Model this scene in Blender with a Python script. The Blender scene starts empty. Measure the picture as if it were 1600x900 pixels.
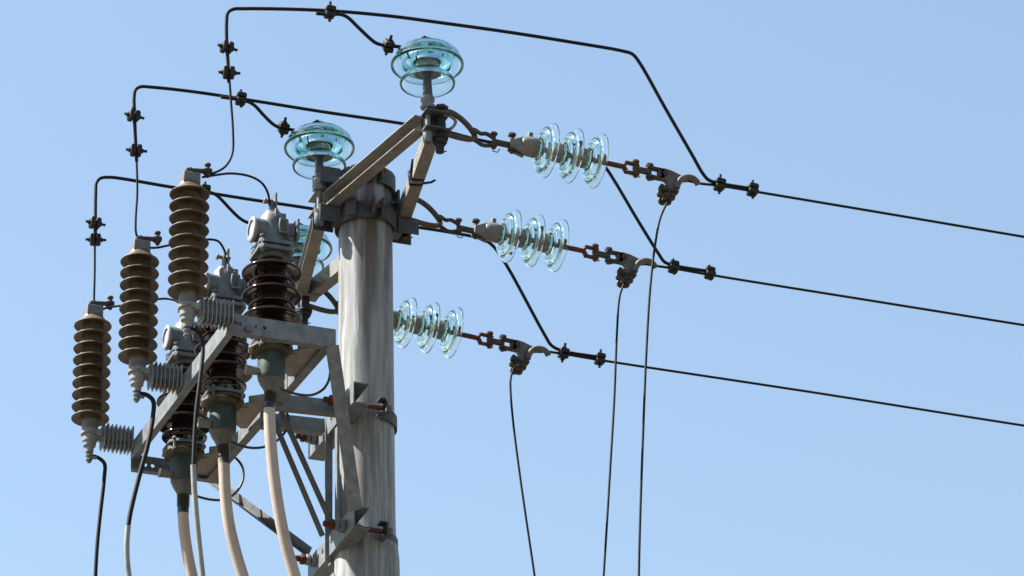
import bpy, bmesh, math, random
from mathutils import Vector, Matrix
from bpy import context
random.seed(7)
S = context.scene
COL = S.collection
rad = math.radians
V = Vector

# ------------------------------------------------------------------ camera
ELEV, AZ, ROLL, FPX, DIST = rad(27.3), rad(21.5), rad(-1.2), 6800.0, 20.0
Z0 = 11.1                                   # height of the pole collar above the ground
F0 = V((math.sin(AZ), math.cos(AZ), 0)); R0 = V((math.cos(AZ), -math.sin(AZ), 0)); UPZ = V((0, 0, 1))
DV = math.cos(ELEV)*F0 + math.sin(ELEV)*UPZ
U0 = -math.sin(ELEV)*F0 + math.cos(ELEV)*UPZ
RV = math.cos(ROLL)*R0 + math.sin(ROLL)*U0
UV = -math.sin(ROLL)*R0 + math.cos(ROLL)*U0
def ray(px, py): return DV + RV*((px-800)/FPX) + UV*((450-py)/FPX)
CAM = V((0, 0, Z0)) - DIST*ray(571, 345)
def at(px, py, ax, v):
    """point of the place on the plane ax = v (metres) that is sighted at a photo point"""
    k = ray(px, py); i = 'xyz'.index(ax)
    return CAM + k*((v-CAM[i])/k[i])
cd = bpy.data.cameras.new('camera'); cam = bpy.data.objects.new('camera', cd); COL.objects.link(cam)
M = Matrix.Identity(4)
for i in range(3):
    M[i][0] = RV[i]; M[i][1] = UV[i]; M[i][2] = -DV[i]; M[i][3] = CAM[i]
cam.matrix_world = M
cd.sensor_width = 36; cd.lens = 36*FPX/1600; cd.clip_start = .1; cd.clip_end = 20000
S.camera = cam

# ------------------------------------------------------------------ sky, sun, exposure
SUN_EL = rad(53)
SUN_AZ = rad(2)                            # swing of the sun from exact camera-left, towards the viewer
sd = (-R0*math.cos(SUN_AZ) + F0*math.sin(SUN_AZ)).normalized()
SUN = V((sd.x*math.cos(SUN_EL), sd.y*math.cos(SUN_EL), math.sin(SUN_EL)))
w = bpy.data.worlds.new('World'); S.world = w; w.use_nodes = True
wn = w.node_tree; wn.nodes.clear()
sky = wn.nodes.new('ShaderNodeTexSky'); sky.sky_type = 'NISHITA'; sky.sun_disc = False
sky.sun_elevation = SUN_EL; sky.sun_rotation = math.atan2(SUN.x, SUN.y)
sky.altitude = 0; sky.air_density = 1.5; sky.dust_density = .6; sky.ozone_density = .3
bg = wn.nodes.new('ShaderNodeBackground'); bg.inputs[1].default_value = 0.0505
wo = wn.nodes.new('ShaderNodeOutputWorld')
wn.links.new(sky.outputs[0], bg.inputs[0]); wn.links.new(bg.outputs[0], wo.inputs[0])
sl = bpy.data.lights.new('sun', 'SUN'); sl.energy = 5.0; sl.angle = rad(.53); sl.color = (1, .95, .87)
so = bpy.data.objects.new('sun', sl); COL.objects.link(so)
so.rotation_euler = SUN.to_track_quat('Z', 'Y').to_euler()
S.view_settings.view_transform = 'Standard'; S.view_settings.look = 'None'
S.view_settings.exposure = 1.96; S.view_settings.gamma = 1
S.render.engine = 'CYCLES'
S.cycles.max_bounces = 24; S.cycles.transmission_bounces = 24; S.cycles.glossy_bounces = 8
S.cycles.diffuse_bounces = 4; S.cycles.transparent_max_bounces = 24

# ------------------------------------------------------------------ materials
def mat(name, c1, c2=None, scale=12, rough=.55, metal=0., detail=6, bump=0., c3=None, s3=3., t3=(.55, .7),
        stretch=(1, 1, 1), rvar=.12, coat=0., spec=.35, contrast=(.35, .65)):
    m = bpy.data.materials.new(name); m.use_nodes = True
    nt = m.node_tree; n = nt.nodes; L = nt.links; n.clear()
    out = n.new('ShaderNodeOutputMaterial'); b = n.new('ShaderNodeBsdfPrincipled'); L.new(b.outputs[0], out.inputs[0])
    tc = n.new('ShaderNodeTexCoord'); mp = n.new('ShaderNodeMapping'); mp.inputs['Scale'].default_value = stretch
    oi = n.new('ShaderNodeObjectInfo'); ro = n.new('ShaderNodeVectorMath'); ro.operation = 'SCALE'; ro.inputs[0].default_value = (37, 53, 71)
    L.new(oi.outputs['Random'], ro.inputs['Scale'])          # every copy gets its own dirt
    L.new(ro.outputs[0], mp.inputs['Location']); L.new(tc.outputs['Object'], mp.inputs[0])
    tx = n.new('ShaderNodeTexNoise'); tx.inputs['Scale'].default_value = scale; tx.inputs['Detail'].default_value = detail
    tx.inputs['Roughness'].default_value = .65
    L.new(mp.outputs[0], tx.inputs['Vector'])
    rp = n.new('ShaderNodeValToRGB'); rp.color_ramp.elements[0].position = contrast[0]; rp.color_ramp.elements[1].position = contrast[1]
    rp.color_ramp.elements[0].color = (*c1, 1); rp.color_ramp.elements[1].color = (*(c2 or c1), 1)
    L.new(tx.outputs['Fac'], rp.inputs[0]); col = rp.outputs[0]
    if c3:
        t3n = n.new('ShaderNodeTexNoise'); t3n.inputs['Scale'].default_value = s3; t3n.inputs['Detail'].default_value = 8
        t3n.inputs['Roughness'].default_value = .7; L.new(mp.outputs[0], t3n.inputs['Vector'])
        mr = n.new('ShaderNodeMapRange'); mr.inputs[1].default_value = t3[0]; mr.inputs[2].default_value = t3[1]
        L.new(t3n.outputs['Fac'], mr.inputs[0])
        mx = n.new('ShaderNodeMix'); mx.data_type = 'RGBA'; mx.inputs[7].default_value = (*c3, 1)
        L.new(mr.outputs[0], mx.inputs[0]); L.new(col, mx.inputs[6]); col = mx.outputs[2]
    L.new(col, b.inputs['Base Color'])
    b.inputs['Metallic'].default_value = metal; b.inputs['Coat Weight'].default_value = coat
    b.inputs['Specular IOR Level'].default_value = spec
    r2 = n.new('ShaderNodeMapRange'); r2.inputs[3].default_value = max(.02, rough-rvar); r2.inputs[4].default_value = rough+rvar
    L.new(tx.outputs['Fac'], r2.inputs[0]); L.new(r2.outputs[0], b.inputs['Roughness'])
    if bump:
        bp = n.new('ShaderNodeBump'); bp.inputs['Strength'].default_value = bump; bp.inputs['Distance'].default_value = .002
        L.new(tx.outputs['Fac'], bp.inputs['Height']); L.new(bp.outputs[0], b.inputs['Normal'])
    return m
galv = mat('galvanised_steel', (.0851, .0976, .1062), (.1482, .1664, .1793), 22, .55, .08, bump=.15, c3=(.0874, .0864, .0780), s3=5, t3=(.54, .74))
galv_brown = mat('weathered_steel', (.1087, .1035, .0957), (.1796, .1738, .1630), 18, .6, .05, bump=.2, c3=(.0804, .0538, .0357), s3=6, t3=(.58, .78))
galv_dark = mat('weathered_and_shaded_steel', (.0316, .0346, .0391), (.0632, .0672, .0727), 16, .6, .1, bump=.2, c3=(.0486, .0284, .0179), s3=7, t3=(.62, .78))  # weathered tone, also puts shade into the thin braces and pin stems
bolt_m = mat('dull_bolt_steel', (.0669, .0638, .0608), (.1520, .1459, .1338), 40, .5, .5, bump=.2, c3=(.0851, .0395, .0182), s3=25, t3=(.5, .68))
rust = mat('rusty_iron', (.0456, .0170, .0098), (.0912, .0353, .0182), 60, .8, .1, bump=.5, c3=(.0426, .0304, .0243), s3=30)
rust_red = mat('red_rusty_bolt', (.0450, .0108, .0072), (.0780, .0198, .0120), 60, .75, .1, bump=.5)
iron = mat('brown_forged_iron', (.0304, .0219, .0170), (.0638, .0486, .0365), 40, .65, .3, bump=.4, c3=(.0730, .0334, .0170), s3=20)
alu = mat('cast_aluminium', (.1040, .1024, .0944), (.1600, .1576, .1480), 30, .55, .1, bump=.25, c3=(.1040, .0840, .0640), s3=12, t3=(.58, .75))
dull_alu = mat('dull_clamp_metal', (.0600, .0560, .0480), (.1000, .0944, .0832), 30, .6, .1, bump=.3, c3=(.0800, .0480, .0280), s3=14, t3=(.55, .72))
shackle_m = mat('tan_shackle_iron', (.0400, .0304, .0224), (.0760, .0592, .0448), 40, .6, .1, bump=.3, c3=(.0480, .0240, .0128), s3=20)
neck_m = mat('grey_green_neck', (.0680, .0920, .0864), (.1120, .1400, .1320), 14, .25, 0)
wire_m = mat('blackened_conductor', (.0056, .0060, .0068), (.0080, .0084, .0092), 8, .7, 0, spec=.2)
clampm = mat('blackened_clamp', (.006, .006, .007), (.018, .017, .0165), 40, .6, 0, spec=.25, bump=.4, c3=(.06, .035, .022), s3=30, t3=(.62, .78))
porc = mat('dark_brown_porcelain', (.0117, .0053, .0053), (.0212, .0107, .0101), 9, .12, 0, rvar=.04, c3=(.0265, .0190, .0178), s3=7, t3=(.6, .85), spec=.42)
olive = mat('weathered_brown_sheds', (.0528, .0371, .0221), (.0931, .0687, .0416), 20, .42, 0, bump=.15, c3=(.0360, .0253, .0150), s3=8, t3=(.48, .66))
arr_cap = mat('grey_arrester_cap', (.0760, .0784, .0800), (.1200, .1200, .1184), 30, .6, .05, bump=.2)
white_al = mat('pale_cast_clamp', (.1320, .1344, .1344), (.1920, .1920, .1904), 30, .5, .05, bump=.15, c3=(.1040, .0960, .0840), s3=14, t3=(.58, .75))
fin_m = mat('grey_ribbed_polymer', (.1520, .1520, .1504), (.2160, .2136, .2080), 30, .5, 0, bump=.1, c3=(.1040, .0960, .0880), s3=12)
headm = mat('grey_cast_head', (.0673, .0761, .0843), (.1047, .1152, .1250), 26, .5, .08, bump=.2, c3=(.0997, .0964, .0803), s3=10, t3=(.56, .75))
green = mat('green_patina_housing', (.0144, .0288, .0256), (.0272, .0448, .0392), 14, .5, .05, bump=.25, c3=(.0440, .0528, .0440), s3=8, t3=(.52, .75))
moss = mat('mossy_flange', (.0334, .0318, .0184), (.0669, .0635, .0468), 30, .7, .1, bump=.4, c3=(.0434, .0334, .0100), s3=14)
platem = mat('stained_steel_plate', (.1615, .1395, .1211), (.2423, .2129, .1872), 14, .65, .1, bump=.3, c3=(.1101, .0881, .0330), s3=7, t3=(.56, .7))
tape = mat('black_tape', (.0064, .0064, .0072), (.0144, .0144, .0160), 40, .35, 0, bump=.3)
pink = mat('pinkish_cable_sheath', (.2960, .2400, .1960), (.3600, .2960, .2480), 5, .5, 0, bump=.06, c3=(.2400, .1840, .1440), s3=4, t3=(.52, .72))
conduit = mat('grey_conduit', (.1642, .1672, .1672), (.2189, .2189, .2158), 20, .5, 0)
strapm = mat('dark_earth_strap', (.0274, .0219, .0146), (.0517, .0414, .0274), 40, .5, .4)
cement = mat('brown_cement', (.0600, .0360, .0208), (.1040, .0640, .0384), 60, .85, 0, bump=.4)
lens_m = mat('pale_sight_glass', (.2400, .2640, .2800), (.2880, .3040, .3200), 10, .12, 0)

def glass(name, c, rough=.0, dens=0., trans=1., bump=.04):
    m = bpy.data.materials.new(name); m.use_nodes = True
    b = m.node_tree.nodes['Principled BSDF']; n = m.node_tree.nodes; L = m.node_tree.links
    b.inputs['Base Color'].default_value = (*c, 1); b.inputs['Transmission Weight'].default_value = trans
    b.inputs['IOR'].default_value = 1.46; b.inputs['Roughness'].default_value = rough
    tc = n.new('ShaderNodeTexCoord'); tx = n.new('ShaderNodeTexNoise'); tx.inputs['Scale'].default_value = 14
    bp = n.new('ShaderNodeBump'); bp.inputs['Strength'].default_value = bump; bp.inputs['Distance'].default_value = .004
    L.new(tc.outputs['Object'], tx.inputs['Vector']); L.new(tx.outputs['Fac'], bp.inputs['Height']); 
    if bump: L.new(bp.outputs[0], b.inputs['Normal'])
    if dens:
        va = n.new('ShaderNodeVolumeAbsorption'); va.inputs['Color'].default_value = (.22, .72, .68, 1); va.inputs['Density'].default_value = dens
        L.new(va.outputs[0], n['Material Output'].inputs['Volume'])
    return m
glass_pin = glass('sea_green_glass', (.95, .99, .985), .0, 11, 1., .02)
glass_disc = glass('pale_clear_glass', (.985, .997, .996), .03, 9, 1., 0.)

def pole_material():
    m = mat('galvanised_pole', (.080, .086, .090), (.26, .264, .262), 8, .55, .06, bump=.12, stretch=(3, 3, .2), c3=(.115, .100, .085), s3=5, t3=(.50, .66))
    nt = m.node_tree; n = nt.nodes; L = nt.links; b = n['Principled BSDF']
    src = b.inputs['Base Color'].links[0].from_socket
    tc = n.new('ShaderNodeTexCoord')
    mp = n.new('ShaderNodeMapping'); mp.inputs['Scale'].default_value = (11, 11, .55); L.new(tc.outputs['Object'], mp.inputs[0])
    nz = n.new('ShaderNodeTexNoise'); nz.inputs['Scale'].default_value = 2.2; nz.inputs['Detail'].default_value = 9; nz.inputs['Roughness'].default_value = .75
    L.new(mp.outputs[0], nz.inputs['Vector'])
    r = n.new('ShaderNodeMapRange'); r.inputs[1].default_value = .565; r.inputs[2].default_value = .64; r.inputs[4].default_value = .8; L.new(nz.outputs['Fac'], r.inputs[0])
    mx = n.new('ShaderNodeMix'); mx.data_type = 'RGBA'; mx.inputs[7].default_value = (.36, .40, .43, 1)      # zinc run streaks
    L.new(r.outputs[0], mx.inputs[0]); L.new(src, mx.inputs[6])
    sp = n.new('ShaderNodeSeparateXYZ'); L.new(tc.outputs['Object'], sp.inputs[0])
    top = n.new('ShaderNodeMapRange'); top.inputs[1].default_value = Z0-.6; top.inputs[2].default_value = Z0+.02; L.new(sp.outputs[2], top.inputs[0])
    mp2 = n.new('ShaderNodeMapping'); mp2.inputs['Scale'].default_value = (12, 12, .9); L.new(tc.outputs['Object'], mp2.inputs[0])
    n2 = n.new('ShaderNodeTexNoise'); n2.inputs['Scale'].default_value = 1.6; n2.inputs['Detail'].default_value = 6; L.new(mp2.outputs[0], n2.inputs['Vector'])
    r2 = n.new('ShaderNodeMapRange'); r2.inputs[1].default_value = .44; r2.inputs[2].default_value = .62; L.new(n2.outputs['Fac'], r2.inputs[0])
    mu = n.new('ShaderNodeMath'); mu.operation = 'MULTIPLY'; L.new(top.outputs[0], mu.inputs[0]); L.new(r2.outputs[0], mu.inputs[1])
    mx2 = n.new('ShaderNodeMix'); mx2.data_type = 'RGBA'; mx2.inputs[7].default_value = (.055, .036, .026, 1)  # rust runs under the collar
    L.new(mu.outputs[0], mx2.inputs[0]); L.new(mx.outputs[2], mx2.inputs[6]); L.new(mx2.outputs[2], b.inputs['Base Color'])
    return m
pole_m = pole_material()
ground_m = mat('dry_ground', (.0612, .0490, .0389), (.1116, .0907, .0742), .8, .95, 0, bump=.5, c3=(.0720, .0684, .0446), s3=.15, t3=(.45, .65))

# ------------------------------------------------------------------ mesh helpers
def frame_of(axis, hint=None):
    a = V(axis).normalized(); h = V(hint) if hint is not None else (V((0, 0, 1)) if abs(a.z) < .9 else V((1, 0, 0)))
    u = a.cross(h); u = u.normalized() if u.length > 1e-6 else a.orthogonal().normalized()
    return u, u.cross(a).normalized() * 1.0, a       # side, up-ish, axis
class MB:
    def __init__(s): s.v = []; s.f = []
    def add(s, vs, fs):
        k = len(s.v); s.v += [tuple(p) for p in vs]; s.f += [tuple(i+k for i in f) for f in fs]; return s
    def prism(s, poly, o, u, v, n, t):
        o, u, v, n = V(o), V(u), V(v), V(n); m = len(poly)
        vs = [o+u*a+v*b for a, b in poly] + [o+u*a+v*b+n*t for a, b in poly]
        return s.add(vs, [tuple(range(m))[::-1], tuple(range(m, 2*m))] + [(i, (i+1) % m, m+(i+1) % m, m+i) for i in range(m)])
    def beam(s, p0, p1, poly, up=None):
        """sweep a section: first coordinate to the right of the run, second upwards"""
        p0, p1 = V(p0), V(p1); d = p1-p0; u, v, a = frame_of(d, up)
        return s.prism(poly, p0, u, v, a, d.length)
    def box(s, c, size, u=(1, 0, 0), v=(0, 1, 0)):
        u = V(u).normalized(); v = V(v).normalized(); n = u.cross(v); a, b, t = size
        poly = [(-a/2, -b/2), (a/2, -b/2), (a/2, b/2), (-a/2, b/2)]
        return s.prism(poly, V(c)-n*(t/2), u, v, n, t)
    def tube(s, pts, r, n=10, closed=False):
        P = [V(p) for p in pts]; k = len(P); rs = r if isinstance(r, (list, tuple)) else [r]*k
        T = []
        for i in range(k):
            a = P[(i-1) % k] if closed or i > 0 else P[i]; b = P[(i+1) % k] if closed or i < k-1 else P[i]
            T.append((b-a).normalized())
        u = T[0].orthogonal().normalized(); vs = []
        for i in range(k):
            u = (u - T[i]*u.dot(T[i])).normalized(); w_ = T[i].cross(u)
            vs += [P[i] + (u*math.cos(2*math.pi*j/n) + w_*math.sin(2*math.pi*j/n))*rs[i] for j in range(n)]
        fs = []
        for i in range(k if closed else k-1):
            A = i*n; B = ((i+1) % k)*n
            fs += [(A+j, A+(j+1) % n, B+(j+1) % n, B+j) for j in range(n)]
        if not closed: fs += [tuple(range(n))[::-1], tuple(range((k-1)*n, k*n))]
        return s.add(vs, fs)
    def lathe(s, prof, o=(0, 0, 0), axis=(0, 0, 1), n=32, loop=False):
        """prof = (radius, height) pairs; loop closes the profile on itself (a ring)"""
        u, v, a = frame_of(axis); o = V(o); vs = []; fs = []; rows = []
        for r, h in prof:
            if r < 1e-6: rows.append([len(vs)]); vs.append(o+a*h)
            else:
                rows.append(list(range(len(vs), len(vs)+n)))
                vs += [o+a*h+(u*math.cos(2*math.pi*j/n)+v*math.sin(2*math.pi*j/n))*r for j in range(n)]
        pr = list(zip(rows, rows[1:])) + ([(rows[-1], rows[0])] if loop else [])
        for A, B in pr:
            for j in range(n):
                j2 = (j+1) % n
                if len(A) == 1 and len(B) == 1: continue
                if len(A) == 1: fs.append((A[0], B[j], B[j2]))
                elif len(B) == 1: fs.append((A[j], A[j2], B[0]))
                else: fs.append((A[j], A[j2], B[j2], B[j]))
        if not loop:
            if len(rows[0]) > 1: fs.append(tuple(rows[0]))
            if len(rows[-1]) > 1: fs.append(tuple(rows[-1]))
        return s.add(vs, fs)
    def nut(s, o, axis, r, h): return s.lathe([(r*.9, 0), (r, h*.15), (r, h*.85), (r*.9, h)], o, axis, 6)
    def rod(s, a, b, r, n=12): return s.tube([a, b], r, n)
    def bolt(s, o, axis, r, length, head=None):
        """bolt with a hex head at o, shank along axis, nut near its end"""
        a = V(axis).normalized(); o = V(o); h = head or r*1.9
        s.nut(o, -a, h, r*1.4); s.rod(o, o+a*length, r); s.nut(o+a*(length-r*2.6), a, h, r*1.6); return s
    def build(s, name, m, parent=None, ang=35, bevel=0., loc=None):
        me = bpy.data.meshes.new(name); me.from_pydata(s.v, [], s.f); me.update()
        bm = bmesh.new(); bm.from_mesh(me); bmesh.ops.recalc_face_normals(bm, faces=bm.faces); bm.to_mesh(me); bm.free()
        me.polygons.foreach_set('use_smooth', [True]*len(me.polygons)); me.set_sharp_from_angle(angle=rad(ang))
        me.materials.append(m); o = bpy.data.objects.new(name, me); COL.objects.link(o)
        if parent is not None: o.parent = parent
        if loc is not None: o.location = loc
        if bevel:
            b = o.modifiers.new('bevel', 'BEVEL'); b.width = bevel; b.segments = 2; b.limit_method = 'ANGLE'; b.angle_limit = rad(40)
        return o
def tag(o, label, cat, group=None, kind=None):
    if label: o['label'] = label
    if cat: o['category'] = cat
    if group: o['group'] = group
    if kind: o['kind'] = kind
    return o
def empty(name, loc, label, cat, group=None):
    o = bpy.data.objects.new(name, None); COL.objects.link(o); o.location = loc; o.empty_display_size = .05
    return tag(o, label, cat, group)
def kids(o): return [c for c in list(COL.objects) if c.parent == o]
def copy_tree(o, label=None, parent=None):
    c = o.copy(); COL.objects.link(c)
    if parent is not None: c.parent = parent
    if label: c['label'] = label
    for k in kids(o): copy_tree(k, None, c)
    return c
def smooth(pts, sub=6):
    """centripetal curve through the points"""
    P = [V(p) for p in pts]
    if len(P) < 3: return P
    P = [P[0]*2-P[1]] + P + [P[-1]*2-P[-2]]; out = []
    for i in range(1, len(P)-2):
        p0, p1, p2, p3 = P[i-1:i+3]
        t0 = 0; t1 = t0+max((p1-p0).length, 1e-5)**.5; t2 = t1+max((p2-p1).length, 1e-5)**.5; t3 = t2+max((p3-p2).length, 1e-5)**.5
        for k in range(sub):
            t = t1+(t2-t1)*k/sub
            A1 = p0*((t1-t)/(t1-t0))+p1*((t-t0)/(t1-t0)); A2 = p1*((t2-t)/(t2-t1))+p2*((t-t1)/(t2-t1)); A3 = p2*((t3-t)/(t3-t2))+p3*((t-t2)/(t3-t2))
            B1 = A1*((t2-t)/(t2-t0))+A2*((t-t0)/(t2-t0)); B2 = A2*((t3-t)/(t3-t1))+A3*((t-t1)/(t3-t1))
            out.append(B1*((t2-t)/(t2-t1))+B2*((t-t1)/(t2-t1)))
    return out+[P[-2]]
def sight(pts, y0=None, ax='y'):
    """photo points (x, y[, plane]) -> places; the plane value runs linearly where it is only given at the ends"""
    ys = [p[2] if len(p) > 2 else None for p in pts]
    if y0 is not None: ys = [y0 if q is None else q for q in ys]
    known = [i for i, q in enumerate(ys) if q is not None]
    for i in range(len(ys)):
        if ys[i] is None:
            a = max(k for k in known if k < i); b = min(k for k in known if k > i)
            ys[i] = ys[a]+(ys[b]-ys[a])*(i-a)/(b-a)
    return [at(p[0], p[1], ax, q) for p, q in zip(pts, ys)]
def channel(h, w_, t, side=1):
    """C section: web at 0, flanges to one side"""
    q = [(0, -h/2), (w_, -h/2), (w_, -h/2+t), (t, -h/2+t), (t, h/2-t), (w_, h/2-t), (w_, h/2), (0, h/2)]
    return [(a*side, b) for a, b in q]
def angle(h, w_, t, side=1):
    return [(a*side, b) for a, b in [(0, -h/2), (w_, -h/2), (w_, -h/2+t), (t, -h/2+t), (t, h/2), (0, h/2)]]
def rect(a, b): return [(-a/2, -b/2), (a/2, -b/2), (a/2, b/2), (-a/2, b/2)]

# ------------------------------------------------------------------ ground
g = MB(); g.add([(-3000, -3000, 0), (3000, -3000, 0), (3000, 3000, 0), (-3000, 3000, 0)], [(0, 1, 2, 3)])
tag(g.build('ground', ground_m), None, None, kind='structure')

# ------------------------------------------------------------------ pole
ZF = Z0+.06                                  # level of the pole-top frame
pole = MB()
pole.lathe([(.15, -.3), (.148, 6), (.147, Z0-1.80), (.145, Z0-1.70), (.137, Z0-1.62), (.131, Z0-1.585), (.129, Z0-1.5), (.1235, Z0), (.121, Z0+.23), (.115, Z0+.24), (0, Z0+.245)], (0, 0, 0), n=64)
po = pole.build('utility_pole', pole_m)
tag(po, 'round grey galvanised steel pole with pale run streaks carrying all the line hardware', 'utility pole')

# ------------------------------------------------------------------ pole-top frame
A_ = V((0, -.86, ZF)); P_ = V((-.165, .04, ZF)); C_ = V((0, .845, ZF)); B_ = V((.160, .02, ZF))
fr = empty('pole_top_frame', (0, 0, 0), 'diamond shaped brown steel channel frame clamped round the pole top', 'crossarm')
CH = channel(.078, .05, .006, 1)
def shrink(a, b, k0, k1):
    d = (b-a).normalized(); return a+d*k0, b-d*k1
def arm(a, b, side, k0=.05, k1=.05):
    p, q = shrink(a, b, k0, k1); m_ = MB(); m_.beam(p, q, channel(.078, .058, .006, side))
    return m_.build('arm', galv_brown, fr, bevel=.0015)
# frame_of: side = axis x Z ; going from A to P (-x,+y) the right-hand side is +x
arm(A_, P_, -1, .03, .0); arm(P_, C_, -1, .0, .02); arm(A_, B_, 1, .07, .02); arm(B_, C_, 1, .02, .03)
def corner(c, dx, sx, sy, m=galv_brown):
    for z in (-.0425, .0425): MB().box(c+V((dx, 0, z)), (sx, sy, .007)).build('end_plate', m, fr, bevel=.0015)
corner(A_, .03, .12, .09, galv_dark); MB().box(A_+V((.035, .042, 0)), (.118, .006, .077)).build('back_plate', galv_dark, fr, bevel=.0015)
corner(C_, .01, .09, .07)
corner(P_, -.03, .11, .10); MB().box(P_+V((.012, -.0, .0)), (.006, .12, .07)).build('back_plate', galv_brown, fr, bevel=.0015)
corner(B_, .0, .09, .10, galv_dark); MB().box(B_+V((-.02, -.03, -.085)), (.05, .07, .075)).build('corner_block', galv_dark, fr, bevel=.0015)
def collar(z, h, r):
    m_ = MB(); ri = r-.009
    for s in (0, 1):
        n = 30; vs = []; a0 = math.pi*(-.5+s)+.12; a1 = a0+math.pi-.24
        pr = [(ri, z), (r, z), (r, z+h), (ri, z+h)]
        for k in range(n+1):
            t = a0+(a1-a0)*k/n
            vs += [(rr*math.cos(t), rr*math.sin(t), zz) for rr, zz in pr]
        fs = [(0, 1, 2, 3), tuple(range(4*n, 4*n+4))] + [(4*k+j, 4*k+(j+1) % 4, 4*k+4+(j+1) % 4, 4*k+4+j) for k in range(n) for j in range(4)]
        m_.add(vs, fs)
        for t, e in ((a0, 1), (a1, -1)):             # ears at the split
            c = V((math.cos(t)*(r+.02), math.sin(t)*(r+.02), z+h/2)); u = V((math.cos(t), math.sin(t), 0))
            m_.box(c-u*.002, (.055, .008, h), u, V((-u.y, u.x, 0)))
    return m_
lowc = collar(Z0-.055, .085, .143)
lowc.build('collar', galv_dark, fr, bevel=.0012)
upc = collar(Z0+.135, .085, .140); upc.build('collar', galv_dark, fr, bevel=.0012)
# struts from the collars out to the side corners
for s in (-1, 1):
    for zz in ((-.02, .178) if s < 0 else (-.02,)):
        for yy in (.05, -.055): MB().box(V((s*.19, yy, Z0+zz)), (.10, .008, .08)).build('strut', galv_dark, fr, bevel=.0012)
    MB().box(V((s*.15, -.0, Z0+.06)), (.012, .08, .22)).build('strut', galv_dark, fr, bevel=.0012)
MB().box(V((-.115, -.125, Z0-.012)), (.05, .008, .085), (1, -.6, 0), (.6, 1, 0)).build('strut', galv_dark, fr, bevel=.0012)
for y in (-1, 1):
    for z in (Z0-.012, Z0+.178):
        for x in (0,):
            MB().bolt(V((-.045, y*.172, z)), (1, 0, 0), .009, .085).build('bolt', rust, fr)
zt = empty('cable_tie', (0, 0, 0), 'black cable tie looped twice round the short right arm of the pole-top frame', 'cable tie')
for k, f_ in enumerate((.50, .58)):
    c = A_.lerp(B_, f_); d = (B_-A_).normalized(); sdv = d.cross(UPZ).normalized()
    L_ = []
    for (a, b) in ((-.004, -.043), (.052, -.043), (.054, -.0), (.052, .043), (-.004, .043), (-.006, 0)):
        L_.append(c+sdv*a+UPZ*b+d*(.02 if b > 0 else -.012)*(1 if k else -1))
    MB().tube(L_, .006, 8, closed=True).build('loop', tape, zt)
c = A_.lerp(B_, .54); MB().tube([c+V((.05, 0, -.04)), c+V((.09, -.02, -.036)), c+V((.105, -.03, -.025))], .006, 8).build('tail', tape, zt)

# ------------------------------------------------------------------ pin insulators
def pin_insulator(label):
    r_ = empty('pin_insulator', (0, 0, 0), label, 'insulator', 'double skirted glass pin insulators on the pole-top frame')
    up = [(.0, .132), (.022, .132), (.027, .124), (.028, .106), (.031, .100), (.036, .096), (.058, .093), (.064, .086), (.072, .083), (.100, .077), (.128, .064), (.149, .042), (.161, .014), (.1645, -.002), (.162, -.010), (.156, -.012),
          (.151, -.007), (.150, .010), (.140, .034), (.126, .048), (.119, .042), (.117, .000), (.1125, -.010), (.107, -.010), (.103, .000), (.100, .036), (.092, .046), (.080, .044), (.076, .006), (.070, .000),
          (.065, .010), (.060, .034), (.050, .040), (0, .040)]
    MB().lathe(up, n=96).build('upper_skirt', glass_pin, r_, ang=60)
    lo = [(0, .034), (.046, .034), (.052, .022), (.052, -.004), (.056, -.022), (.072, -.044), (.098, -.062), (.115, -.076), (.1235, -.088), (.1255, -.096), (.1225, -.103), (.115, -.103), (.110, -.094), (.106, -.084), (.090, -.069), (.064, -.052), (.046, -.034), (.036, -.02), (0, -.02)]
    MB().lathe(lo, n=96).build('lower_skirt', glass_pin, r_, ang=60)
    MB().lathe([(.0525, .0075), (.060, .009), (.0605, .027), (.0525, .031)], n=40, loop=True).build('cement_joint', cement, r_)
    MB().lathe([(0, .007), (.0545, .007), (.0535, -.002), (.0578, -.0215), (.068, -.0385), (.060, -.0385), (.0, -.0385)], n=40).build('neck', neck_m, r_)
    MB().lathe([(.0, -.039), (.030, -.039), (.022, -.05), (.0185, -.062), (.020, -.10), (.0235, -.168), (.0, -.168)], n=24).build('stem', galv_dark, r_)  # stem's shade put into its darker colour, collar below stays light
    MB().lathe([(.0, -.1685), (.030, -.1685), (.032, -.175), (.032, -.188), (.027, -.196), (.027, -.21), (.0, -.21)], n=24).build('stem_collar', galv, r_)
    nb = MB(); nb.nut((0, 0, -.228), (0, 0, 1), .034, .02); nb.rod((0, 0, -.228), (0, 0, -.40), .012)
    nb.nut((0, 0, -.345), (0, 0, 1), .026, .02); nb.lathe([(.018, -.40), (.022, -.395), (.024, -.362), (.024, -.348)], n=16)
    nb.build('bolt', galv, r_)
    tw = MB()                                # tie wire round the crown groove
    tw.tube([(math.cos(t)*.0345, math.sin(t)*.0345, .113) for t in [k*math.pi/10 for k in range(20)]], .006, 8, closed=True)
    tw.tube([(-.05, -.02, .104), (-.02, -.03, .126), (.0, 0, .136), (.02, .03, .126)], .005, 8)
    tw.build('tie_wire', wire_m, r_)
    return r_
p1 = pin_insulator('sea green glass pin insulator on the highest, nearest corner of the pole-top frame')
pin_z = at(667, 101, 'y', -.85).z
p1.location = at(667.5, 101, 'y', -.85)
p2 = copy_tree(p1, 'sea green glass pin insulator just left of the pole top on the frame'); p2.location = at(499, 231, 'y', 0)
p3 = copy_tree(p1, 'sea green glass pin insulator half hidden behind the nearest cable termination'); p3.location = at(466, 389, 'y', .845)

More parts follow.
